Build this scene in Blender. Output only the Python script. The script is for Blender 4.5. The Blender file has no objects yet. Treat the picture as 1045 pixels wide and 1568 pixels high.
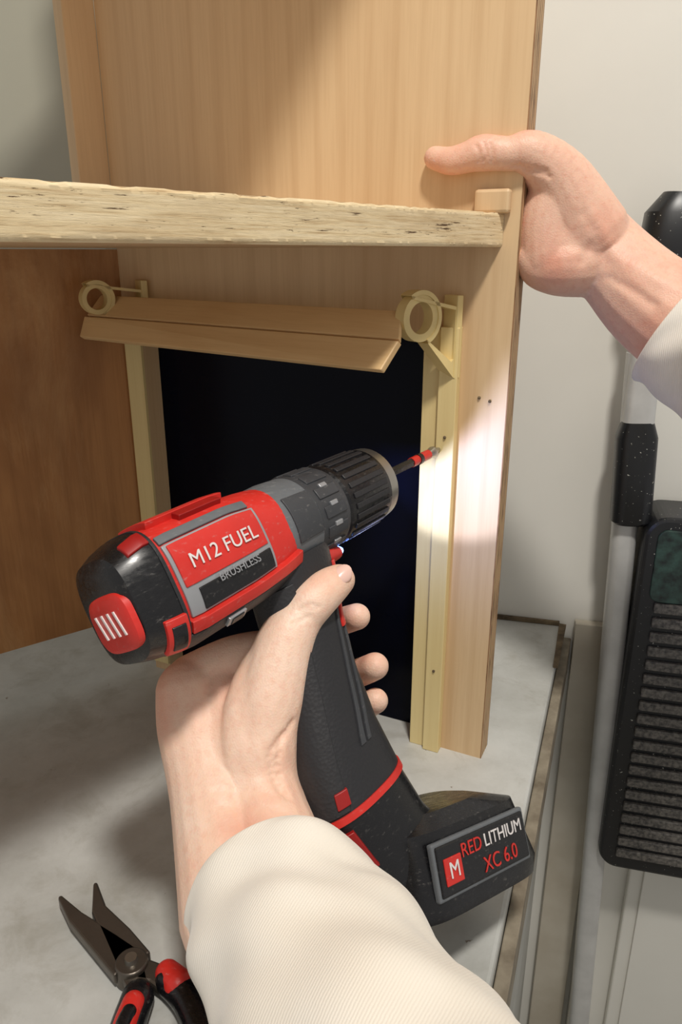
import bpy, bmesh, math, random
from mathutils import Vector, Matrix
from mathutils.kdtree import KDTree
random.seed(3)
EYE=1.16   # camera height above the floor; the counter top is at 0.75 m
def W(x,y,z): return Vector((x,y,z+EYE))
def Hf(p): return Vector((p[0]/2000,p[1]/2000,p[2]/2000))   # body survey points in half-millimetres, world axes
def L(r,g,b):
    f=lambda c:(c/255/12.92) if c/255<=0.04045 else ((c/255+0.055)/1.055)**2.4
    return (f(r),f(g),f(b),1)
scene=bpy.context.scene
scene.view_settings.view_transform='Standard'
# ---------------- materials
def newmat(name):
    m=bpy.data.materials.new(name); m.use_nodes=True
    nt=m.node_tree; b=nt.nodes['Principled BSDF']
    return m,nt,b
def coords(nt,rotz=0,scale=(1,1,1)):
    tc=nt.nodes.new('ShaderNodeTexCoord')
    a=nt.nodes.new('ShaderNodeMapping'); a.inputs['Rotation'].default_value=(0,0,rotz)
    b=nt.nodes.new('ShaderNodeMapping'); b.inputs['Scale'].default_value=scale
    nt.links.new(tc.outputs['Object'],a.inputs[0]); nt.links.new(a.outputs[0],b.inputs[0])
    return b.outputs[0]
def noise(nt,vec,scale,detail=4,rough=.55,dist=0):
    n=nt.nodes.new('ShaderNodeTexNoise'); n.inputs['Scale'].default_value=scale
    n.inputs['Detail'].default_value=detail; n.inputs['Roughness'].default_value=rough
    n.inputs['Distortion'].default_value=dist
    nt.links.new(vec,n.inputs['Vector']); return n.outputs['Fac']
def ramp(nt,fac,stops):
    r=nt.nodes.new('ShaderNodeValToRGB'); e=r.color_ramp.elements
    e[0].position=stops[0][0]; e[0].color=stops[0][1]
    e[1].position=stops[-1][0]; e[1].color=stops[-1][1]
    for p,c in stops[1:-1]:
        x=e.new(p); x.color=c
    nt.links.new(fac,r.inputs[0]); return r.outputs[0]
def mix(nt,a,b,fac,mode='MIX'):
    m=nt.nodes.new('ShaderNodeMix'); m.data_type='RGBA'; m.blend_type=mode
    for s,v in ((m.inputs[6],a),(m.inputs[7],b),(m.inputs[0],fac)):
        if hasattr(v,'links'): nt.links.new(v,s)
        else: s.default_value=v
    return m.outputs[2]
def bump(nt,b,h,strength,dist=.001):
    n=nt.nodes.new('ShaderNodeBump'); n.inputs['Strength'].default_value=strength
    n.inputs['Distance'].default_value=dist
    nt.links.new(h,n.inputs['Height']); nt.links.new(n.outputs[0],b.inputs['Normal'])
def simple(name,col,rough=.5,metal=0,var=None,vscale=30,bstr=0,bscale=200,coat=0,scuff=0,spec=None):
    m,nt,b=newmat(name); b.inputs['Roughness'].default_value=rough; b.inputs['Metallic'].default_value=metal
    b.inputs['Coat Weight'].default_value=coat
    if spec is not None: b.inputs['Specular IOR Level'].default_value=spec
    v=coords(nt)
    if var is None: var=tuple(c*.85 for c in col[:3])+(1,)
    f=noise(nt,v,vscale,5)
    c=ramp(nt,f,[(.35,var),(.65,col)])
    if scuff:
        s=noise(nt,coords(nt,.4,(90,260,260)),1.6,8,.75)
        c=mix(nt,c,L(165,160,155),ramp(nt,s,[(.58,(0,0,0,1)),(.74,(scuff,)*3+(1,))]))
        nt.links.new(ramp(nt,s,[(.4,(rough*.8,)*3+(1,)),(.7,(min(1,rough*1.7),)*3+(1,))]),b.inputs['Roughness'])
    nt.links.new(c,b.inputs['Base Color'])
    if bstr: bump(nt,b,noise(nt,v,bscale,3),bstr,.0005)
    return m
def wood(name,light,dark,rotz=0,horizontal=False,contrast=1.0,knots=False,rough=.5,sc=1.0,streak=None,fine=.2):
    m,nt,b=newmat(name); b.inputs['Roughness'].default_value=rough
    s=(7,150,150) if horizontal else (150,150,6)
    s2=(2.2,26,26) if horizontal else (16,16,1.5)
    v=coords(nt,rotz,s); v2=coords(nt,rotz,s2)
    f1=noise(nt,v,3*sc,6,.6); f2=noise(nt,v2,1.0*sc,3,.5,.8)
    mid=tuple((light[i]*.65+dark[i]*.35) for i in range(3))+(1,)
    c=ramp(nt,f2,[(.3,mid),(.5,light),(.7,mid)])
    c2=ramp(nt,f1,[(.35,dark),(.55,light)])
    col=mix(nt,c,c2,fine*contrast)
    wv=nt.nodes.new('ShaderNodeTexWave'); wv.inputs['Scale'].default_value=1.1; wv.inputs['Distortion'].default_value=5; wv.inputs['Detail'].default_value=1.5; wv.inputs['Detail Scale'].default_value=.7
    nt.links.new(v2,wv.inputs['Vector']); col=mix(nt,col,dark,ramp(nt,wv.outputs['Fac'],[(.0,(.2*contrast,)*3+(1,)),(.35,(0,0,0,1)),(1,(0,0,0,1))]))
    if streak:
        g=noise(nt,coords(nt,rotz,(14,14,5)),1.0,8,.75,.6)
        col=mix(nt,col,streak,ramp(nt,g,[(.50,(0,0,0,1)),(.72,(.7,.7,.7,1))]))
        g=noise(nt,coords(nt,rotz,(6,6,3)),1.3,4,.6,.3)
        col=mix(nt,col,dark,ramp(nt,g,[(.30,(.8,.8,.8,1)),(.5,(0,0,0,1))]))
    if knots:
        v3=coords(nt,rotz,(1,1,.6)); vo=nt.nodes.new('ShaderNodeTexVoronoi'); vo.inputs['Scale'].default_value=9
        nt.links.new(v3,vo.inputs['Vector'])
        k=ramp(nt,vo.outputs['Distance'],[(.03,(1,1,1,1)),(.07,(0,0,0,1))])
        col=mix(nt,col,L(70,35,15),k)
    nt.links.new(col,b.inputs['Base Color']); bump(nt,b,f1,.10,.0003)
    return m
PA=math.atan2(-.149,.3135)
M={}
M['birch']=wood('birch_plywood',L(222,192,150),L(188,150,106),fine=.14)
M['pine']=wood('orange_plywood',L(184,130,76),L(136,86,42),knots=True,contrast=1.0,streak=L(208,164,112),fine=.22)
M['slat']=wood('slat_wood',L(232,198,146),L(204,162,110),rotz=math.radians(32),horizontal=True)
M['strip']=wood('pale_strip',L(234,214,156),L(218,192,132))
M['plastic']=simple('cream_print_plastic',L(234,212,150),.45,bstr=.2,bscale=400)
m,nt,b=newmat('raw_shelf_edge'); b.inputs['Roughness'].default_value=.85
A47=-math.radians(47)
base=ramp(nt,noise(nt,coords(nt,A47,(24,24,700)),1,5,.65),[(.3,L(190,160,118)),(.45,L(226,204,162)),(.7,L(238,220,184))])
grime=noise(nt,coords(nt,A47,(12,12,50)),1,4,.6)
base=mix(nt,base,L(182,154,114),ramp(nt,grime,[(.5,(0,0,0,1)),(.75,(.6,.6,.6,1))]))
def cracks(sx,sz,lo,hi,sc):
    f=noise(nt,coords(nt,A47,(sx,sx,sz)),sc,7,.68,.2); return ramp(nt,f,[(lo,(1,1,1,1)),(hi,(0,0,0,1))]),f
c1,f1=cracks(24,430,.36,.39,1.0)
c2,f2=cracks(70,650,.335,.365,1.3)
z=nt.nodes.new('ShaderNodeTexCoord'); sz_=nt.nodes.new('ShaderNodeSeparateXYZ'); nt.links.new(z.outputs['Object'],sz_.inputs[0])
zm=nt.nodes.new('ShaderNodeMapRange'); zm.inputs['From Min'].default_value=EYE+.0085; zm.inputs['From Max'].default_value=EYE+.0105
nt.links.new(sz_.outputs[2],zm.inputs['Value'])
cc=mix(nt,(0,0,0,1),mix(nt,c1,c2,1.0,'ADD'),zm.outputs[0])
c=mix(nt,base,L(92,68,44),cc)
nt.links.new(c,b.inputs['Base Color']); bump(nt,b,mix(nt,f1,f2,.5),.45,.0012); M['rough']=m
m,nt,b=newmat('plywood_layered_edge'); b.inputs['Roughness'].default_value=.7
v=coords(nt,-PA,(1,1,1)); sx=nt.nodes.new('ShaderNodeSeparateXYZ'); nt.links.new(v,sx.inputs[0])
mt=nt.nodes.new('ShaderNodeMath'); mt.operation='MULTIPLY'; mt.inputs[1].default_value=1300; nt.links.new(sx.outputs[1],mt.inputs[0])
sn=nt.nodes.new('ShaderNodeMath'); sn.operation='SINE'; nt.links.new(mt.outputs[0],sn.inputs[0])
c=ramp(nt,sn.outputs[0],[(.2,L(160,122,86)),(.6,L(222,192,148))])
c=mix(nt,c,ramp(nt,noise(nt,coords(nt,0,(300,300,40)),1,4),[(.35,L(90,60,40)),(.5,(1,1,1,1))]),.6,'MULTIPLY')
nt.links.new(c,b.inputs['Base Color']); M['plyedge']=m
M['black']=simple('black_acrylic',L(4,7,24),.16,var=L(3,4,12),vscale=6,spec=.10)  # navy tint in the colour stands in for the drill LED's blue spill
M['wall']=simple('painted_wall',L(230,228,220),.6,var=L(222,220,212),vscale=3,bstr=.15,bscale=60)
M['wall2']=simple('olive_grey_wall',L(176,174,158),.6,var=L(170,168,152),vscale=3,bstr=.15,bscale=60)
M['trimw']=simple('beige_painted_trim',L(200,193,178),.5,var=L(184,175,158),vscale=12,bstr=.2,bscale=50)
M['edging']=simple('worn_edging',L(150,140,122),.6,var=L(105,94,78),vscale=40,bstr=.3,bscale=90)
M['floor']=simple('floor_paint',L(150,145,135),.6)
M['dark']=simple('dark_gap',L(70,58,44),.9,var=L(120,104,80),vscale=60)
m,nt,b=newmat('painted_concrete'); b.inputs['Roughness'].default_value=.42
v=coords(nt); c=ramp(nt,noise(nt,v,7,9,.7),[(.3,L(168,168,162)),(.62,L(200,201,197))])
c=mix(nt,c,L(150,146,134),ramp(nt,noise(nt,v,22,6,.7,.5),[(.52,(0,0,0,1)),(.72,(.5,.5,.5,1))]))
g=noise(nt,v,110,3,.6)
c=mix(nt,c,L(110,92,68),ramp(nt,g,[(.74,(0,0,0,1)),(.78,(.8,.8,.8,1))]))
nt.links.new(c,b.inputs['Base Color']); bump(nt,b,noise(nt,v,60,6),.35,.001); M['counter']=m
M['red']=simple('red_plastic',L(214,48,40),.4,scuff=.5)
M['redd']=simple('dark_red_plastic',L(160,24,22),.42)
m,nt,b=newmat('black_rubber'); b.inputs['Roughness'].default_value=.48; b.inputs['Base Color'].default_value=L(38,38,41)
v=coords(nt); vo=nt.nodes.new('ShaderNodeTexVoronoi'); vo.inputs['Scale'].default_value=520; nt.links.new(v,vo.inputs[0])
bump(nt,b,vo.outputs['Distance'],.3,.0005); M['blk']=m
M['blkg']=simple('black_gloss_plastic',L(22,22,25),.28,scuff=.35)
M['gry']=simple('grey_plastic',L(104,108,112),.45,scuff=.5)
M['dgry']=simple('dark_grey_plastic',L(62,64,68),.45,scuff=.5)
M['slv']=simple('silver_label',L(170,172,176),.35,.4)
M['steel']=simple('steel',L(175,172,165),.3,.9)
M['dsteel']=simple('dark_steel',L(105,98,90),.36,.75,bstr=.3,bscale=300)
M['white']=simple('white_print',L(235,230,228),.5)
M['poleg']=simple('pole_grey',L(205,205,203),.35,.2)
M['speckbar']=simple('grille_grey',L(112,108,102),.5,var=L(58,56,55),vscale=260,bstr=.6,bscale=500)
M['green']=simple('green_tinted_black',L(48,74,66),.4,var=L(20,28,27),vscale=90)
m,nt,b=newmat('paint_speckled_black'); b.inputs['Roughness'].default_value=.35
v=coords(nt); f=noise(nt,v,420,2,.5)
nt.links.new(ramp(nt,f,[(.70,L(24,25,27)),(.75,L(190,190,180))]),b.inputs['Base Color']); M['speck']=m
def skinmat(name,a,bc,cc):
    m,nt,b=newmat(name); b.inputs['Roughness'].default_value=.5
    b.inputs['Subsurface Weight'].default_value=.2; b.inputs['Subsurface Radius'].default_value=(.005,.002,.001)
    b.inputs['Subsurface Scale'].default_value=1.0
    v=coords(nt); c=ramp(nt,noise(nt,v,20,4,.55),[(.33,bc),(.5,a),(.68,cc)])
    c=mix(nt,c,bc,ramp(nt,noise(nt,v,260,3,.6),[(.5,(0,0,0,1)),(.75,(.45,.45,.45,1))]))
    nt.links.new(c,b.inputs['Base Color'])
    vo=nt.nodes.new('ShaderNodeTexVoronoi'); vo.inputs['Scale'].default_value=900; nt.links.new(v,vo.inputs[0])
    h=mix(nt,noise(nt,v,350,5,.65),vo.outputs['Distance'],.5); bump(nt,b,h,.4,.0006); return m
M['skin']=skinmat('skin_pale',L(241,202,178),L(232,176,152),L(245,215,194))
M['skin2']=skinmat('skin_pink',L(230,182,158),L(218,154,130),L(234,194,170))
M['nail']=simple('fingernail',L(240,200,186),.25)
m,nt,b=newmat('cream_knit_fabric'); b.inputs['Roughness'].default_value=.9; b.inputs['Sheen Weight'].default_value=.3
v=coords(nt); nt.links.new(ramp(nt,noise(nt,v,12,3),[(.3,L(230,221,206)),(.7,L(241,235,224))]),b.inputs['Base Color'])
wv=nt.nodes.new('ShaderNodeTexWave'); wv.inputs['Scale'].default_value=260; wv.inputs['Distortion'].default_value=1.5; nt.links.new(coords(nt,.5),wv.inputs['Vector'])
bump(nt,b,mix(nt,noise(nt,v,1400,3),wv.outputs['Fac'],.5),.3,.0006); M['cloth']=m
m,nt,b=newmat('led_lens'); b.inputs['Base Color'].default_value=(.2,.4,1,1); b.inputs['Emission Color'].default_value=(.2,.42,1,1); b.inputs['Emission Strength'].default_value=7; M['led']=m
# ---------------- mesh helpers
def link(name,bm,mat,parent=None,smooth=True,ang=35,bevel=0):
    me=bpy.data.meshes.new(name); bmesh.ops.recalc_face_normals(bm,faces=bm.faces); bm.to_mesh(me); bm.free()
    for x in (mat if isinstance(mat,list) else [mat]): me.materials.append(x)
    if smooth:
        me.shade_smooth(); me.set_sharp_from_angle(angle=math.radians(ang))
    o=bpy.data.objects.new(name,me); scene.collection.objects.link(o)
    if parent: o.parent=parent
    if bevel:
        md=o.modifiers.new('bevel','BEVEL'); md.width=bevel; md.segments=2; md.limit_method='ANGLE'; md.angle_limit=math.radians(40)
    return o
def empty(name,loc=(0,0,0)):
    e=bpy.data.objects.new(name,None); e.location=loc; e.empty_display_size=.02; scene.collection.objects.link(e); return e
def addprism(bm,pts,z0,z1):
    lo=[bm.verts.new((p[0],p[1],z0+EYE)) for p in pts]; hi=[bm.verts.new((p[0],p[1],z1+EYE)) for p in pts]
    n=len(pts); bm.faces.new(lo[::-1]); bm.faces.new(hi)
    for i in range(n): bm.faces.new((lo[i],lo[(i+1)%n],hi[(i+1)%n],hi[i]))
def prism(name,pts,z0,z1,mat,parent=None,bevel=0):
    bm=bmesh.new(); addprism(bm,pts,z0,z1); return link(name,bm,mat,parent,smooth=False,bevel=bevel)
def hexa(bm,c8):
    v=[bm.verts.new(p) for p in c8]
    for f in ((0,1,2,3),(7,6,5,4),(0,4,5,1),(1,5,6,2),(2,6,7,3),(3,7,4,0)): bm.faces.new([v[i] for i in f])
def slab(name,quad,th,mat,parent=None,bevel=.0008):
    q=[Vector(p) for p in quad]; n=(q[1]-q[0]).cross(q[3]-q[0]).normalized()*th
    bm=bmesh.new(); hexa(bm,q+[p+n for p in q]); return link(name,bm,mat,parent,smooth=False,bevel=bevel)
def frame_from(axis):
    a=axis.normalized(); h=Vector((0,0,1)) if abs(a.z)<.9 else Vector((1,0,0))
    u=a.cross(h).normalized(); return u,a.cross(u).normalized()
def capsule(bm,p0,r0,p1,r1,seg=18,cap=5):
    ax=p1-p0
    if ax.length<1e-7: ax=Vector((0,0,1e-6))
    a=ax.normalized(); u,w=frame_from(ax); rings=[]
    for i in range(1,cap+1):
        ph=-math.pi/2+math.pi/2*i/cap; rings.append((p0+a*r0*math.sin(ph),r0*math.cos(ph)))
    for i in range(0,cap):
        ph=math.pi/2*i/cap; rings.append((p1+a*r1*math.sin(ph),r1*math.cos(ph)))
    s=bm.verts.new(p0-a*r0); e=bm.verts.new(p1+a*r1); R=[]
    for c,r in rings: R.append([bm.verts.new(c+(u*math.cos(t)+w*math.sin(t))*r) for t in [2*math.pi*k/seg for k in range(seg)]])
    for k in range(seg):
        k2=(k+1)%seg; bm.faces.new((s,R[0][k2],R[0][k])); bm.faces.new((e,R[-1][k],R[-1][k2]))
        for i in range(len(R)-1): bm.faces.new((R[i][k],R[i][k2],R[i+1][k2],R[i+1][k]))
def crom(pts,n=5):
    out=[]; P=[pts[0]]+pts+[pts[-1]]
    for i in range(1,len(P)-2):
        for k in range(n):
            t=k/n; a,b,c,d=P[i-1],P[i],P[i+1],P[i+2]
            f=lambda A,B,Cc,D:.5*((2*B)+(Cc-A)*t+(2*A-5*B+4*Cc-D)*t*t+(3*B-A-3*Cc+D)*t**3)
            out.append((f(a[0],b[0],c[0],d[0]),f(a[1],b[1],c[1],d[1])))
    out.append(pts[-1]); return out
def chain(bm,pts,n=5):
    q=crom([(Hf(p),p[3]/10000) for p in pts],n)
    for i in range(len(q)-1): capsule(bm,q[i][0],q[i][1],q[i+1][0],q[i+1][1])
def bake(o):
    dg=bpy.context.evaluated_depsgraph_get(); dg.update()
    me=bpy.data.meshes.new_from_object(o.evaluated_get(dg)); mats=list(o.data.materials)
    o.modifiers.clear(); o.data=me
    if not me.materials:
        for x in mats: me.materials.append(x)
    me.shade_smooth(); return o
def organic(name,chains,mat,parent,voxel=.0011,it=9,strokes=()):
    bm=bmesh.new()
    for c in chains: chain(bm,c)
    o=link(name,bm,mat,parent)
    r=o.modifiers.new('remesh','REMESH'); r.mode='VOXEL'; r.voxel_size=voxel; r.use_smooth_shade=True
    s=o.modifiers.new('smooth','SMOOTH'); s.factor=.5; s.iterations=it
    bake(o); me=o.data
    kd=KDTree(len(me.vertices))
    for i,v in enumerate(me.vertices): kd.insert(v.co,i)
    kd.balance(); disp={}
    for pts,wd_,dep in strokes:
        P=[kd.find(Hf(p))[0] for p in pts]
        q=crom([(p,0) for p in P],8); cur={}
        for c,_ in q:
            c2=kd.find(c)[0]
            for co,i,dist in kd.find_range(c2,wd_*2.6):
                w=math.exp(-(dist/wd_)**2); cur[i]=max(cur.get(i,0),w)
        for i,w in cur.items(): disp[i]=disp.get(i,0)+w*dep
    nr={i:me.vertices[i].normal.copy() for i in disp}
    for i,dv in disp.items(): me.vertices[i].co+=nr[i]*dv
    s=o.modifiers.new('soften','SMOOTH'); s.factor=.4; s.iterations=1
    return o
def sleeve(name,pts,mat,parent,seg=72,wr=.0017):
    q=crom([(Hf(p),p[3]/10000) for p in pts],10); bm=bmesh.new(); R=[]
    ax0=(q[1][0]-q[0][0]).normalized(); q=[(q[0][0]+ax0*.02,q[0][1]-.006),(q[0][0]+ax0*.002,q[0][1]-.004),(q[0][0]-ax0*.001,q[0][1]-.0015)]+q
    u,w=frame_from(q[-1][0]-q[3][0])
    for i,(c,r) in enumerate(q):
        ring=[]
        for k in range(seg):
            t=2*math.pi*k/seg; amp=wr*min(1,max(0,(i-2)/4))
            rr=r+amp*(math.sin(t*3+i*.22)+.7*math.sin(t*5-i*.35+1)+.9*math.sin(i*.55+3*math.sin(t+.6))+.3*math.sin(9*t+i*.8))
            ring.append(bm.verts.new(c+(u*math.cos(t)+w*math.sin(t))*rr))
        R.append(ring)
    for i in range(len(R)-1):
        for k in range(seg):
            k2=(k+1)%seg; bm.faces.new((R[i][k],R[i][k2],R[i+1][k2],R[i+1][k]))
    bm.faces.new(R[-1])
    o=link(name,bm,mat,parent,ang=80); s=o.modifiers.new('sub','SUBSURF'); s.levels=1; s.render_levels=1
    return o
def sep(t,n):
    c,s=math.cos(t),math.sin(t); e=2/n
    return math.copysign(abs(c)**e,c),math.copysign(abs(s)**e,s)
def loft(name,secs,mat,parent,axis='x',seg=48,ang=35,bevel=0):
    bm=bmesh.new(); R=[]
    for t,c1,c2,r1,r2,n in secs:
        ring=[]
        for k in range(seg):
            a,b_=sep(2*math.pi*k/seg,n); p=(c1+a*r1,c2+b_*r2)
            ring.append(bm.verts.new((t,p[0],p[1]) if axis=='x' else (p[0],p[1],t)))
        R.append(ring)
    for i in range(len(R)-1):
        for k in range(seg):
            k2=(k+1)%seg; bm.faces.new((R[i][k],R[i][k2],R[i+1][k2],R[i+1][k]))
    bm.faces.new(R[0]); bm.faces.new(R[-1])
    return link(name,bm,mat,parent,ang=ang,bevel=bevel)
def interp(secs,x):
    for i in range(len(secs)-1):
        a,b_=secs[i],secs[i+1]
        if a[0]<=x<=b_[0] or a[0]>=x>=b_[0]:
            t=(x-a[0])/(b_[0]-a[0]) if b_[0]!=a[0] else 0
            return [a[j]+(b_[j]-a[j])*t for j in range(6)]
    return list(secs[0] if abs(x-secs[0][0])<abs(x-secs[-1][0]) else secs[-1])
def patch(name,secs,x0,x1,a0,a1,off,mat,parent,axis='x',skew=0,nx=10,na=14,sink=.002):
    bm=bmesh.new(); outer=[];inner=[]
    for i in range(nx+1):
        x=x0+(x1-x0)*i/nx; ro=[];ri=[]
        for k in range(na+1):
            t=math.radians(a0+(a1-a0)*k/na+skew*i/nx)
            s=interp(secs,x); ca,sa=sep(t,s[5])
            for lst,o in ((ro,off),(ri,-sink)):
                p=(s[1]+ca*(s[3]+o),s[2]+sa*(s[4]+o)); lst.append(bm.verts.new((x,p[0],p[1]) if axis=='x' else (p[0],p[1],x)))
        outer.append(ro);inner.append(ri)
    for i in range(nx):
        for k in range(na):
            bm.faces.new((outer[i][k],outer[i+1][k],outer[i+1][k+1],outer[i][k+1]))
            bm.faces.new((inner[i][k],inner[i][k+1],inner[i+1][k+1],inner[i+1][k]))
        for k in (0,na): bm.faces.new((outer[i][k],outer[i+1][k],inner[i+1][k],inner[i][k]))
    for i in (0,nx):
        for k in range(na): bm.faces.new((outer[i][k],outer[i][k+1],inner[i][k+1],inner[i][k]))
    return link(name,bm,mat,parent,bevel=.0004)
# ================= ROOM
wd=Vector((.97,-.244)).normalized(); wc=Vector((.26,.771)); wn=Vector((-wd.y,wd.x))
def wp(t,off=0): p=wc+wd*t+wn*off; return (p.x,p.y)
bm=bmesh.new(); addprism(bm,[wp(-1.6,0.001),wp(1.2,0.001),wp(1.2,.06),wp(-1.6,.06)],-EYE,1.3); link('wall_back',bm,M['wall'],smooth=False)
prism('left_wall_slab',[wp(-1.6,-.03),wp(-.53,-.03),wp(-.53,0),wp(-1.6,0)],-.409,1.3,M['wall2'])  # slab added in front of the back wall, darker by its own colour
prism('floor',[(-1.6,-.8),(1.5,-.8),(1.5,1.3),(-1.6,1.3)],-EYE-.05,-EYE-.001,M['floor'])
cr=Vector((.18,.473)).normalized()
def cp(t,off=0): p=wc-cr*t; return (p.x+off*cr.y,p.y-off*cr.x)
prism('counter',[wp(0,0),wp(-1.2,0),(-.98,-.12),cp(.95)],-EYE+.0,-.41,M['counter'],bevel=.003)
tr=empty('trim_1')
prism('counter_edging',[cp(.0,.0005),cp(.94,.0005),cp(.94,.010),cp(.0,.010)],-.47,-.425,M['edging'],tr,bevel=.001)
prism('caulk_gap',[wp(-.2,-.004),wp(-.005,-.004),wp(-.005,0),wp(-.2,0)],-.4095,-.405,M['dark'],tr)
prism('chipped_edge',[cp(.002,-.005),cp(.10,-.002),cp(.10,.003),cp(.002,.003)],-.4105,-.4075,M['dark'],tr)
t2=empty('trim_2')
prism('jamb',[wp(.012,-.012),wp(.055,-.012),wp(.055,0),wp(.012,0)],-EYE,-.40,M['trimw'],t2,bevel=.001)
prism('jamb_batten',[wp(.062,-.02),wp(.078,-.02),wp(.078,0),wp(.062,0)],-EYE,-.35,M['wall'],t2,bevel=.001)
t3=empty('trim_3')
prism('door_casing',[wp(.112,-.012),wp(.40,-.012),wp(.40,0),wp(.112,0)],-EYE,1.0,M['wall'],t3,bevel=.002)
prism('door_casing_step',[wp(.128,-.016),wp(.38,-.016),wp(.38,-.012),wp(.128,-.012)],-EYE,1.0,M['wall'],t3,bevel=.001)
# ================= CABINET
B=Vector((-.194,.679)); S=(Vector((.1195,.53))-B); SL=S.length; S.normalize(); N=Vector((-S.y,S.x))
def pp(s,off=0): p=B+S*s+N*off; return (p.x,p.y)
cab=empty('wooden_cabinet')
PT=.021
def sp(bm,s0,s1,z0,z1,o0=0,o1=PT): addprism(bm,[pp(s0,o0),pp(s1,o0),pp(s1,o1),pp(s0,o1)],z0,z1)
OT=-.056
bm=bmesh.new(); sp(bm,-.0,SL,OT,.42); sp(bm,0,.019,-.41,OT); sp(bm,.2845,SL,-.41,OT)
link('side_panel',bm,M['birch'],cab,smooth=False)
bm=bmesh.new(); sp(bm,SL,SL+.0008,-.41,.42,.0,PT); link('panel_front_edge',bm,M['plyedge'],cab,smooth=False)
Ld=Vector((-.8,-.6)); Ln=Vector((-.6,.8))
def lp(s,off=0): p=B+Ld*s+Ln*off; return (p.x,p.y)
prism('back_panel',[lp(0,0),lp(.5,0),lp(.5,.012),lp(0,.012)],-.344,.003,M['pine'],cab)
prism('corner_post',[lp(0,0),lp(.026,0),lp(.026,.02),lp(0,.02)],.025,.42,M['birch'],cab,bevel=.001)
A=(.1088,.535)
fd=(Vector((-.12,.285))-Vector(A)).normalized(); Dp=Vector(A)+fd*.56
fn=Vector((-fd.y,fd.x))
if fn.dot(Vector((-.1,.6))-Vector(A))<0: fn=-fn
bm=bmesh.new()
addprism(bm,[A,(Dp.x,Dp.y),lp(.48),lp(0),],.004,.025); link('shelf',bm,[M['birch']],cab,smooth=False)
bm=bmesh.new()
addprism(bm,[A,(Dp.x,Dp.y),lp(.48),lp(0),],.34,.361); link('added_shadow_shelf',bm,[M['birch']],cab,smooth=False)  # unseen shelf added to cast the diagonal shadow on the side panel
bm=bmesh.new(); nx,nz=420,14; G=[]
chip=[0]*(nx+1)
for _ in range(26):
    c0=random.randint(0,nx); w_=random.randint(1,5); d_=random.uniform(.0003,.0010)
    for k in range(max(0,c0-w_),min(nx,c0+w_)+1): chip[k]=max(chip[k],d_*(1-abs(k-c0)/(w_+1)))
for i in range(nx+1):
    row=[]
    for j in range(nz+1):
        t=i/nx; p=Vector(A).lerp(Dp,t); z=.0038+.0215*j/nz
        g=random.uniform(0,.00022)+ (0 if j in (0,nz) else .0010)
        row.append(bm.verts.new((p.x-fn.x*g,p.y-fn.y*g,z+EYE-(chip[i] if j==nz else 0))))
    G.append(row)
for i in range(nx):
    for j in range(nz): bm.faces.new((G[i][j],G[i+1][j],G[i+1][j+1],G[i][j+1]))
link('shelf_front_edge',bm,M['rough'],cab)
prism('shelf_cleat',[pp(SL-.030,-.008),pp(SL-.006,-.008),pp(SL-.006,0),pp(SL-.030,0)],.025,.040,M['birch'],cab,bevel=.002)
bm=bmesh.new(); sp(bm,.2845,.298,-.41,OT+.004,-.005,0); sp(bm,.298,.312,-.41,-.05,-.009,0)
link('opening_strip_outer',bm,M['strip'],cab,smooth=False,bevel=.0006)
bm=bmesh.new(); sp(bm,.001,.019,-.40,-.05,-.003,0); link('opening_strip_inner',bm,M['strip'],cab,smooth=False)
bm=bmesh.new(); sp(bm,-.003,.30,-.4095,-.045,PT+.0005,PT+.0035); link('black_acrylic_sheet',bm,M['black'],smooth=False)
for s,z in ((.327,-.10),(.335,-.102),(.305,-.13),(.305,-.33)):
    c=pp(s,-.0004 if s>.312 else -.0094); bm=bmesh.new(); bmesh.ops.create_uvsphere(bm,u_segments=12,v_segments=8,radius=.0012)
    for v_ in bm.verts: v_.co+=Vector((c[0],c[1],z+EYE))
    link('screw_hole',bm,M['dark'],cab)
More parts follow.
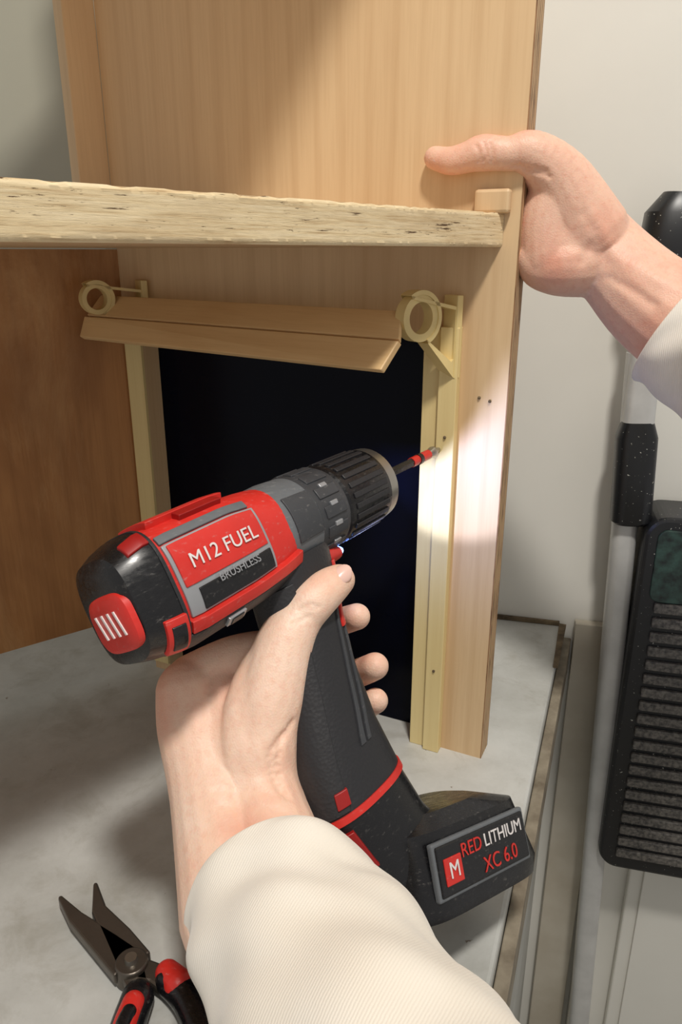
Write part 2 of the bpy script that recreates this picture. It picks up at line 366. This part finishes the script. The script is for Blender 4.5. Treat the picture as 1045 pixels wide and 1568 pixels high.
# ================= FLAP
fl=empty('wooden_flap')
slab('upper_slat',[W(-.207,.662,-.034),W(.041,.52,-.037),W(.0385,.499,-.0535),W(-.216,.648,-.0495)],.005,M['slat'],fl)
slab('lower_slat',[W(-.218,.647,-.0505),W(.038,.497,-.0545),W(.026,.486,-.072),W(-.221,.638,-.0665)],.006,M['slat'],fl)
Q=Vector((-.8,-.6)); QX=Vector((.6,-.8))
def bracket(name,base,proj,drop,rad,wid,rise=0):
    root=empty(name)
    def T(q,z,x): return Vector((base.x+Q.x*q+QX.x*x, base.y+Q.y*q+QX.y*x, base.z+z))
    bm=bmesh.new(); n=40
    def outl(r):
        pts=[]
        for k in range(n+1):
            t=math.radians(55+(250-55)*k/n); pts.append((proj+r*math.cos(t),r*math.sin(t)))
        return pts
    o=outl(rad)+[(.001,-drop),(-.001,-drop+.006),(-.001,rise)]
    th=.0030; i_=outl(rad-th)+[(.004,-drop+.012),(.0022,-drop+.014),(.0022,rise-th*.6)]
    nn=len(o); V=[]
    for pts in (o,i_):
        for x in (0,wid): V.append([bm.verts.new(T(p[0],p[1],x)) for p in pts])
    for k in range(nn):
        k2=(k+1)%nn
        bm.faces.new((V[0][k],V[0][k2],V[2][k2],V[2][k])); bm.faces.new((V[1][k],V[3][k],V[3][k2],V[1][k2]))
        bm.faces.new((V[0][k],V[1][k],V[1][k2],V[0][k2])); bm.faces.new((V[2][k],V[2][k2],V[3][k2],V[3][k]))
    link('teardrop_arm',bm,M['plastic'],root)
    bm=bmesh.new(); m_=32; RR=[]
    for r,x in ((rad-th+.0005,0.001),(rad-th+.0005,wid-.001),(rad*.58,wid-.001),(rad*.58,0.001)):
        RR.append([bm.verts.new(T(proj+r*math.cos(2*math.pi*k/m_),r*math.sin(2*math.pi*k/m_),x)) for k in range(m_)])
    for a in range(4):
        for k in range(m_):
            bm.faces.new((RR[a][k],RR[a][(k+1)%m_],RR[(a+1)%4][(k+1)%m_],RR[(a+1)%4][k]))
    link('pivot_ring',bm,M['plastic'],root)
    bm=bmesh.new(); sgn=[T(-.004,rise+.008,-.002),T(.0015,rise+.008,-.002),T(.0015,rise+.008,wid+.001),T(-.004,rise+.008,wid+.001)]
    lo=[p-Vector((0,0,drop+rise+.008)) for p in sgn]; hexa(bm,lo+sgn); link('mount_plate',bm,M['plastic'],root,smooth=False,bevel=.0006)
    return root
bracket('hinge_bracket',W(.0760,.5475,-.042),.034,.044,.0185,.011,rise=.006)
bracket('hinge_bracket.001',W(-.176,.668,-.036),.040,.016,.0150,.011,rise=.006)
# ================= DRILL
a_=Vector((.621,.7815,.062)).normalized(); up=Vector((-.4055,.2516,.879)); up=(up-a_*up.dot(a_)).normalized(); ly=up.cross(a_)
drill=empty('cordless_drill')
org=W(-.1048,.3177,-.1577)
drill.matrix_world=Matrix(((a_.x,ly.x,up.x,org.x),(a_.y,ly.y,up.y,org.y),(a_.z,ly.z,up.z,org.z),(0,0,0,1)))
body=[(.004,0,-.001,.0265,.0285,2.8),(.02,0,-.001,.028,.0300,3.0),(.06,0,0,.028,.0295,3.0),(.084,0,0,.0272,.0282,2.6),(.097,0,0,.026,.027,2.2)]
loft('motor_housing',body,M['red'],drill)
capb=[(-.0085,0,-.002,.019,.021,3.2),(-.0062,0,-.002,.0235,.0260,3.2),(.001,0,-.0015,.0265,.0290,3.2),(.008,0,-.001,.0285,.0308,3.2),(.0125,0,-.001,.0288,.0310,3.2)]
loft('rear_cap',capb,M['blkg'],drill)
loft('rear_grille',[(-.007,-.004,-.007,.0185,.0145,3.5),(-.0100,-.004,-.007,.018,.014,3.5),(-.0112,-.004,-.007,.016,.012,3.5)],M['red'],drill)
for k in range(4):
    bm=bmesh.new(); bmesh.ops.create_cube(bm,size=1)
    for v_ in bm.verts: v_.co=Vector((-.0112+v_.co.x*.0012,-.013+k*.006+v_.co.y*.0014+v_.co.z*.003,-.007+v_.co.z*.012))
    link('grille_bar_%d'%k,bm,M['white'],drill,smooth=False)
patch('cap_red_wedge',capb,.000,.0115,122,146,.0012,M['redd'],drill)
patch('cap_red_hook',capb,.001,.012,196,246,.0018,M['red'],drill)
patch('cap_black_inset',capb,.003,.010,203,236,.0024,M['blkg'],drill)
patch('cap_seam',capb,.0115,.0135,60,320,.0006,M['blk'],drill,na=40)
patch('top_ridge',body,.02,.070,78,112,.0035,M['red'],drill)
patch('top_grip',body,.036,.064,112,126,.0028,M['redd'],drill)
patch('grey_stripe',body,.016,.074,138,150,.0012,M['gry'],drill)
patch('label_plate',body,.016,.076,152,208,.0011,M['slv'],drill)
patch('label_red',body,.018,.074,155,183,.0018,M['red'],drill)
patch('label_black',body,.024,.074,186,205,.0018,M['blkg'],drill)
patch('red_rail',body,.014,.097,209,224,.0035,M['red'],drill)
patch('lower_overmold',body,.012,.096,226,305,.003,M['blk'],drill)
patch('vent_button',body,.036,.048,229,243,.0045,M['slv'],drill)
patch('vent_button_in',body,.038,.046,231,241,.005,M['blkg'],drill)
gear=[(.094,0,0,.0262,.0272,2.2),(.105,0,0,.0268,.0278,2.0),(.120,0,0,.0268,.0268,2)]
loft('gearbox_ring',gear,M['gry'],drill)
patch('gearbox_dark_wedge',gear,.099,.119,150,205,.0009,M['dgry'],drill)
loft('clutch_collar',[(.118,0,0,.0250,.0250,2),(.120,0,0,.0270,.0270,2),(.144,0,0,.0264,.0264,2),(.147,0,0,.0250,.0250,2)],M['dgry'],drill)
cs=[(.118,0,0,.0268,.0268,2),(.147,0,0,.0263,.0263,2)]
for k in range(14): patch('clutch_rib_%d'%k,cs,.124,.142,k*360/14,k*360/14+15,.0010,M['dgry'],drill,nx=2,na=5)
for k in range(4):
    patch('clutch_mark_%d'%k,cs,.130,.136,150+k*26,156+k*26,.0014,M['slv'],drill,nx=2,na=3)
chk=[(.146,0,0,.0228,.0228,2),(.149,0,0,.0256,.0256,2),(.190,0,0,.0252,.0252,2),(.198,0,0,.0222,.0222,2)]
loft('chuck_sleeve',chk,M['blkg'],drill)
for k in range(24): patch('chuck_rib_%d'%k,chk,.153,.187,k*15,k*15+8,.0009,M['blk'],drill,nx=3,na=3)
loft('chuck_nose',[(.190,0,0,.0252,.0252,2),(.1985,0,0,.0242,.0242,2),(.2055,0,0,.0172,.0172,2),(.2065,0,0,.0138,.0138,2),(.203,0,0,.008,.008,2)],M['steel'],drill)
loft('bit_shank',[(.20,0,0,.0034,.0034,2),(.250,0,0,.0034,.0034,2)],M['blkg'],drill,seg=6)
loft('bit_red_band',[(.250,0,0,.0036,.0036,2),(.273,0,0,.0036,.0036,2)],M['red'],drill,seg=12)
loft('bit_collar',[(.258,0,0,.0042,.0042,2),(.262,0,0,.0042,.0042,2)],M['blkg'],drill,seg=12)
loft('screw_being_driven',[(.273,0,0,.0026,.0026,2),(.278,0,0,.0044,.0044,2),(.280,0,0,.0044,.0044,2),(.282,0,0,.002,.002,2),(.298,0,0,.0015,.0015,2)],M['steel'],drill,seg=12)
hs=[(-.018,.103,0,.030,.0225,2.4),(-.035,.102,0,.027,.021,2.4),(-.06,.095,0,.025,.020,2.3),(-.09,.088,0,.0265,.0205,2.3),(-.12,.081,0,.0305,.022,2.4),(-.15,.077,0,.0355,.0245,2.5)]
loft('handle',hs,M['blk'],drill,axis='z')
patch('handle_red_inlay',hs,-.030,-.066,312,332,.0014,M['red'],drill,axis='z',skew=-10)
patch('side_groove_a',hs,-.055,-.125,292,297,.001,M['dgry'],drill,axis='z',skew=-22)
patch('side_groove_b',hs,-.055,-.125,316,321,.001,M['dgry'],drill,axis='z',skew=-38)
patch('rear_overmold',hs,-.03,-.148,176,240,.0012,M['blk'],drill,axis='z')
patch('handle_badge',hs,-.137,-.145,226,242,.0022,M['redd'],drill,axis='z')
rb=[(-.149,.077,0,.0363,.0252,2.5),(-.153,.077,0,.0366,.0256,2.5)]
loft('red_band',rb,M['red'],drill,axis='z')
bt=[(-.153,.077,0,.035,.024,2.5),(-.18,.083,0,.033,.024,2.6),(-.215,.098,0,.033,.026,2.8)]
loft('battery_tube',bt,M['blkg'],drill,axis='z')
patch('battery_latch',bt,-.158,-.182,190,232,.003,M['redd'],drill,axis='z')
foot=empty('battery_foot'); foot.parent=drill; foot.location=(.124,0,-.222); foot.rotation_euler=(0,math.radians(21),0)
loft('battery_base',[(.030,-.012,0,.036,.024,3),(.022,-.004,0,.054,.031,4.5),(-.014,0,0,.060,.034,5),(-.024,.002,0,.056,.031,5)],M['blkg'],foot,axis='z',seg=64)
def box(name,c,s,mat,parent,bev=.001):
    bm=bmesh.new(); bmesh.ops.create_cube(bm,size=1)
    for v_ in bm.verts: v_.co=Vector((c[0]+v_.co.x*s[0],c[1]+v_.co.y*s[1],c[2]+v_.co.z*s[2]))
    return link(name,bm,mat,parent,smooth=False,bevel=bev)
X0=-.006
box('battery_label_frame',(X0+.003,-.0325,.002),(.088,.004,.030),M['gry'],foot,.0012)
box('battery_label',(X0+.003,-.0340,.002),(.084,.003,.026),M['blkg'],foot,.001)
box('battery_label_square',(X0-.027,-.0352,.001),(.015,.002,.014),M['red'],foot,.0005)
def text(name,s,size,loc,rot,mat,parent):
    cu=bpy.data.curves.new(name,'FONT'); cu.body=s; cu.size=size; cu.extrude=.0002; cu.align_x='CENTER'; cu.align_y='CENTER'
    o=bpy.data.objects.new(name,cu); cu.materials.append(mat); scene.collection.objects.link(o); o.parent=parent; o.location=loc; o.rotation_euler=rot; return o
text('battery_text_a','RED',.0105,(X0-.009,-.0358,.008),(math.pi/2,0,0),M['red'],foot)
text('battery_text_b','LITHIUM',.0100,(X0+.022,-.0358,.008),(math.pi/2,0,0),M['white'],foot)
text('battery_text_c','XC 6.0',.0115,(X0+.016,-.0358,-.0045),(math.pi/2,0,0),M['red'],foot)
text('battery_text_d','M',.012,(X0-.027,-.0366,.001),(math.pi/2,0,0),M['white'],foot)
text('housing_text','M12 FUEL',.0105,(.047,-.0304,.005),(math.pi/2,0,0),M['white'],drill)
text('housing_text_b','BRUSHLESS',.0056,(.050,-.0309,-.0082),(math.pi/2,0,0),M['slv'],drill)
loft('trigger',[(-.026,.132,0,.006,.008,2.5),(-.036,.128,0,.008,.008,2.5),(-.05,.124,0,.007,.008,2.5),(-.058,.120,0,.004,.006,2.5)],M['redd'],drill,axis='z')
loft('nose_guard',[(.092,0,-.022,.020,.012,2.4),(.118,0,-.026,.017,.009,2.4),(.138,0,-.0285,.012,.005,2.4)],M['red'],drill)
loft('led_lens',[(.137,0,-.0285,.012,.0046,2),(.1415,0,-.0285,.010,.0038,2)],M['led'],drill)
def spot(name,e,col,size,blend,loc,tilt):
    sl=bpy.data.lights.new(name,'SPOT'); sl.energy=e; sl.color=col; sl.spot_size=math.radians(size); sl.spot_blend=blend; sl.shadow_soft_size=.004
    so=bpy.data.objects.new(name,sl); scene.collection.objects.link(so); so.parent=drill; so.location=loc; so.rotation_euler=(0,math.radians(-90+tilt),0)
spot('drill_led',1.35,(.62,.68,1),56,.35,(.150,-.004,-.034),-9)
spot('drill_led_halo',.6,(.22,.36,1),105,1,(.146,-.002,-.034),-4)
# ================= NEAR HAND (points measured in world space)
arm=empty('human_arm')
near=[
 [(-97,535,1729,280),(-137,643,1778,225),(-161,696,1826,215),(-170,716,1855,190)],
 [(-44,527,1738,280),(-84,636,1775,225),(-89,675,1828,225),(-78,694,1869,208),(-61,717,1917,162),(-45,732,1941,130),(-31,739,1956,124),(-14,752,1967,112),(-2,764,1971,92)],
 [(-115,656,1771,250),(-126,697,1817,240),(-132,728,1856,180)],
 [(-71,731,1896,140),(-121,737,1884,140),(-169,729,1860,160)],
 [(-173,726,1853,165),(-139,796,1840,115),(-62,861,1845,95),(-2,855,1870,90),(20,822,1895,84)],
 [(-141,666,1771,200),(-163,740,1800,165),(-127,808,1771,115),(-46,851,1772,98),(19,845,1799,94),(43,815,1829,88)],
 [(-129,674,1765,200),(-151,745,1754,160),(-112,806,1728,110),(-37,843,1732,95),(24,834,1755,90),(44,808,1783,82)],
 [(-118,672,1758,200),(-128,734,1725,150),(-94,790,1700,98),(-37,817,1700,85),(11,812,1723,75)],
]
nst=[
 ([(-51,698,1953),(-41,694,1960),(-31,699,1956)],.0013,-.0007),
 ([(-45,711,1961),(-33,704,1971),(-21,712,1963)],.0012,-.0007),
 ([(-48,705,1957),(-37,699,1965),(-26,706,1960)],.0010,-.0004),
 ([(-55,641,1850),(-64,617,1843),(-57,609,1819)],.0022,-.0016),
 ([(-44,653,1856),(-55,628,1843),(-51,605,1810)],.0018,-.0014),
 ([(-126,606,1813),(-92,601,1829),(-60,599,1822)],.0018,-.0006),
 ([(-121,593,1804),(-87,587,1819),(-52,585,1813)],.0018,-.0006),
 ([(-113,611,1825),(-121,656,1863),(-115,700,1898)],.0060,.0013),
 ([(-90,705,1912),(-98,673,1883),(-94,651,1850)],.0060,-.0012),
]
organic('hand_and_forearm',near,M['skin'],arm,strokes=nst)
sleeve('sweater_sleeve',[(-64,543,1740,430),(-35,492,1739,465),(-1,423,1743,510),(34,332,1756,560),(61,246,1782,600)],M['cloth'],arm)
# ================= FAR HAND
arm2=empty('human_arm.001')
far=[
 [(127,1100,2441,76),(148,1087,2436,90),(169,1078,2440,98),(187,1073,2444,114),(219,1064,2442,106),(249,1064,2442,142),(292,1074,2410,205),(337,1080,2347,270)],
 [(486,987,2205,360),(424,1041,2255,325),(382,1078,2301,285),(350,1103,2335,280)],
 [(350,1101,2331,270),(318,1124,2396,200),(299,1141,2432,155),(266,1190,2434,110),(217,1185,2430,95),(180,1177,2425,85)],
 [(351,1104,2327,270),(310,1119,2370,210),(293,1139,2395,165),(263,1183,2394,110),(209,1176,2392,98),(167,1164,2390,86)],
 [(351,1103,2322,270),(301,1107,2335,210),(287,1125,2356,160),(260,1168,2356,105),(211,1163,2354,94),(173,1151,2352,82)],
 [(351,1101,2318,260),(298,1086,2305,180),(282,1105,2316,145),(261,1150,2318,95),(222,1146,2318,85),(192,1137,2317,72)],
 [(348,1089,2314,270),(307,1071,2305,215),(278,1072,2302,155),(263,1075,2312,120)],
 [(293,1079,2405,190),(282,1080,2360,200),(283,1074,2314,190)],
 [(319,1087,2368,240),(309,1083,2326,240)],
]
fst=[
 ([(173,1055,2451),(176,1044,2440),(176,1051,2428)],.0012,-.0007),
 ([(183,1053,2454),(186,1043,2441),(185,1049,2428)],.0012,-.0009),
 ([(191,1053,2453),(194,1042,2439),(193,1049,2428)],.0012,-.0007),
 ([(220,1038,2409),(242,1024,2413),(263,1035,2419)],.0016,-.0012),
 ([(224,1035,2401),(246,1022,2406),(267,1032,2411)],.0014,-.0010),
 ([(313,1023,2366),(331,1021,2342),(320,1014,2310)],.0035,-.0010),
 ([(337,1007,2290),(367,992,2278),(397,975,2259)],.0030,-.0011),
 ([(321,1021,2362),(359,1007,2322),(405,984,2287)],.0050,.0011),
]
organic('hand_and_forearm',far,M['skin2'],arm2,strokes=fst)
sleeve('sweater_sleeve',[(454,1021,2228,455),(499,987,2202,480),(558,940,2161,520),(626,877,2101,560)],M['cloth'],arm2)
def nail(parent,p,fwd,nrm,l,w,t=.0012):
    fwd=Vector(fwd).normalized(); nrm=Vector(nrm); nrm=(nrm-fwd*nrm.dot(fwd)).normalized(); sd=nrm.cross(fwd)
    bm=bmesh.new(); bmesh.ops.create_uvsphere(bm,u_segments=20,v_segments=12,radius=1)
    for v_ in bm.verts:
        c=v_.co.copy(); v_.co=p+fwd*c.x*l+sd*c.y*w+nrm*(c.z*t-abs(c.y)**2*w*.35)
    link('nail',bm,M['nail'],parent)
nail(arm2,Hf((131,1086,2444)),Vector((-.021,.013,.004)),Vector((-.1,-.7,.7)),.006,.0055)
nail(arm,Hf((1,750,1986)),Vector((.016,.014,.010)),Vector((.1,-.5,.8)),.0062,.0055)
# ================= PLIERS
pl=empty('needle_nose_pliers')
ZC=-.41; PX,PY=.001,-.009
def bar(name,pts,mat,h0=.002,th=.006):
    bm=bmesh.new(); Lf=[];Rt=[]
    n=len(pts)
    for i,(x,y,w) in enumerate(pts):
        p=Vector((x+PX,y+PY)); q=Vector(pts[min(i+1,n-1)][:2]); o=Vector(pts[max(i-1,0)][:2]); d=(q-o).normalized(); nn=Vector((-d.y,d.x))
        Lf.append(p+nn*w); Rt.append(p-nn*w)
    z0=ZC+h0; addprism(bm,[(p.x,p.y) for p in Lf+Rt[::-1]],z0,z0+th)
    return link(name,bm,mat,pl,smooth=False,bevel=min(th*.35,.0018))
bar('jaw_1',[(-.186,.384,.0013),(-.170,.368,.0046),(-.145,.349,.0082),(-.127,.335,.0105)],M['dsteel'],.004,.008)
bar('jaw_2',[(-.166,.395,.0013),(-.157,.374,.0046),(-.139,.354,.0082),(-.124,.336,.0105)],M['dsteel'],.004,.008)
bm=bmesh.new(); bmesh.ops.create_cone(bm,cap_ends=True,segments=32,radius1=.0105,radius2=.0095,depth=.012)
for v_ in bm.verts: v_.co+=W(-.1255+PX,.335+PY,ZC+.008)
link('pivot_boss',bm,M['dsteel'],pl,bevel=.001)
bm=bmesh.new(); bmesh.ops.create_cone(bm,cap_ends=True,segments=24,radius1=.004,radius2=.0035,depth=.003)
for v_ in bm.verts: v_.co+=W(-.1255+PX,.335+PY,ZC+.0155)
link('pivot_pin',bm,M['steel'],pl)
def tube(name,pts,mat,n=6):
    bm=bmesh.new(); q=crom([(W(p[0]+PX,p[1]+PY,p[2]),p[3]) for p in pts],n)
    for i in range(len(q)-1): capsule(bm,q[i][0],q[i][1],q[i+1][0],q[i+1][1])
    o=link(name,bm,mat,pl); r=o.modifiers.new('r','REMESH'); r.mode='VOXEL'; r.voxel_size=.0008; r.use_smooth_shade=True; return o
bar('tang_1',[(-.125,.334,.008),(-.118,.322,.0065),(-.117,.308,.006)],M['dsteel'],.004,.007)
bar('tang_2',[(-.125,.334,.008),(-.11,.330,.0065),(-.099,.322,.006)],M['dsteel'],.004,.007)
tube('grip_1',[(-.117,.315,ZC+.0095,.0095),(-.118,.285,ZC+.0095,.0098),(-.112,.24,ZC+.0095,.009),(-.10,.20,ZC+.009,.008)],M['blkg'])
tube('grip_2',[(-.101,.326,ZC+.009,.0085),(-.085,.31,ZC+.009,.0092),(-.065,.27,ZC+.009,.0088),(-.055,.225,ZC+.009,.008)],M['blkg'])
tube('grip_1_red',[(-.117,.308,ZC+.0145,.0066),(-.118,.285,ZC+.0150,.0068),(-.112,.24,ZC+.0140,.0062)],M['red'])
tube('grip_1_core',[(-.117,.300,ZC+.0180,.0045),(-.118,.285,ZC+.0185,.0045),(-.112,.24,ZC+.0170,.0045)],M['blkg'])
tube('grip_2_red',[(-.103,.330,ZC+.010,.0075),(-.095,.322,ZC+.0112,.0088)],M['red'])
# ================= STICK VACUUM
vac=empty('stick_vacuum')
def loftw(name,p0,p1,secs,mat,parent,seg=32,bevel=0):
    ax=(p1-p0); d=ax.normalized(); u=Vector((wd.x,wd.y,0)); u=(u-d*u.dot(d)).normalized(); w=d.cross(u); bm=bmesh.new(); R=[]
    for t,r1,r2,n in secs:
        c=p0+ax*t; R.append([bm.verts.new(c+u*sep(2*math.pi*k/seg,n)[0]*r1+w*sep(2*math.pi*k/seg,n)[1]*r2) for k in range(seg)])
    for i in range(len(R)-1):
        for k in range(seg): bm.faces.new((R[i][k],R[i][(k+1)%seg],R[i+1][(k+1)%seg],R[i+1][k]))
    bm.faces.new(R[0]); bm.faces.new(R[-1]); return link(name,bm,mat,parent,bevel=bevel)
loftw('tube',W(.322,.70,-EYE+.01),W(.288,.722,-.09),[(0,.0125,.0125,3),(1,.0125,.0125,3)],M['poleg'],vac)
loftw('grip',W(.2965,.712,-.260),W(.292,.716,-.156),[(0,.016,.016,3),(.03,.0195,.018,3.5),(.85,.0195,.018,3.5),(1,.015,.015,3)],M['speck'],vac)
loftw('upper_tube',W(.292,.716,-.156),W(.290,.718,.0),[(0,.015,.014,4),(1,.013,.013,4)],M['poleg'],vac)
loftw('top_housing',W(.300,.712,-.02),W(.305,.712,.05),[(0,.02,.02,3),(.1,.030,.026,3),(.75,.030,.026,3),(1,.018,.016,2.5)],M['speck'],vac)
loftw('floor_head',W(.322,.70,-EYE),W(.322,.70,-EYE+.05),[(0,.11,.05,4),(.5,.11,.05,4),(1,.03,.03,3)],M['speck'],vac)
# ================= HEATER
ht=empty('louvered_heater')
h0=Vector((.302,.685))
def hp(t,off): p=h0+wd*t+wn*off; return (p.x,p.y)
zt,zb=-.245,-.68; HW=.24
def rr(t0,t1,z0,z1,r,n=8):
    pts=[]
    for cx,cz,a0 in ((t1-r,z1-r,0),(t0+r,z1-r,90),(t0+r,z0+r,180),(t1-r,z0+r,270)):
        for k in range(n+1):
            a=math.radians(a0+90*k/n); pts.append((cx+r*math.cos(a),cz+r*math.sin(a)))
    return pts
def rprism(name,pts,o0,o1,mat,bevel):
    bm=bmesh.new(); F=[];K=[]
    for t,z in pts:
        a=hp(t,o0); b_=hp(t,o1); F.append(bm.verts.new((a[0],a[1],z+EYE))); K.append(bm.verts.new((b_[0],b_[1],z+EYE)))
    n=len(pts); bm.faces.new(F); bm.faces.new(K[::-1])
    for i in range(n): bm.faces.new((F[i],F[(i+1)%n],K[(i+1)%n],K[i]))
    return link(name,bm,mat,ht,smooth=False,bevel=bevel)
rprism('casing',rr(0,HW,zb,zt,.022),0,.065,M['speck'],.004)
rprism('inner_panel_upper',rr(.012,HW-.012,-.335,zt-.012,.010),-.002,.01,M['green'],.001)
for i in range(20):
    z=zb+.020+i*.0165
    rprism('louver_%d'%i,rr(.018,HW-.018,z,z+.0105,.002),-.004,.004,M['speckbar'],.001)
# ================= LIGHTS / WORLD
w=bpy.data.worlds.new('w'); scene.world=w; w.use_nodes=True
w.node_tree.nodes['Background'].inputs[0].default_value=(1,.97,.93,1); w.node_tree.nodes['Background'].inputs[1].default_value=.42
def aim(o,t): o.rotation_euler=(Vector(t)-o.location).to_track_quat('-Z','Y').to_euler()
kl=bpy.data.lights.new('ceiling_lamp','AREA'); kl.energy=21; kl.size=.15; kl.color=(1,.95,.88)
ko=bpy.data.objects.new('ceiling_lamp',kl); scene.collection.objects.link(ko); ko.location=W(.15,-.27,1.28); aim(ko,W(0,.55,-.1))
# ================= CAMERA
cam=bpy.data.cameras.new('camera'); co=bpy.data.objects.new('camera',cam); scene.collection.objects.link(co)
co.location=(0,0,EYE); co.rotation_euler=(math.radians(90-19.3),0,0)
cam.sensor_fit='VERTICAL'; cam.sensor_height=36; cam.sensor_width=24; cam.lens=26; cam.clip_start=.01
scene.camera=co
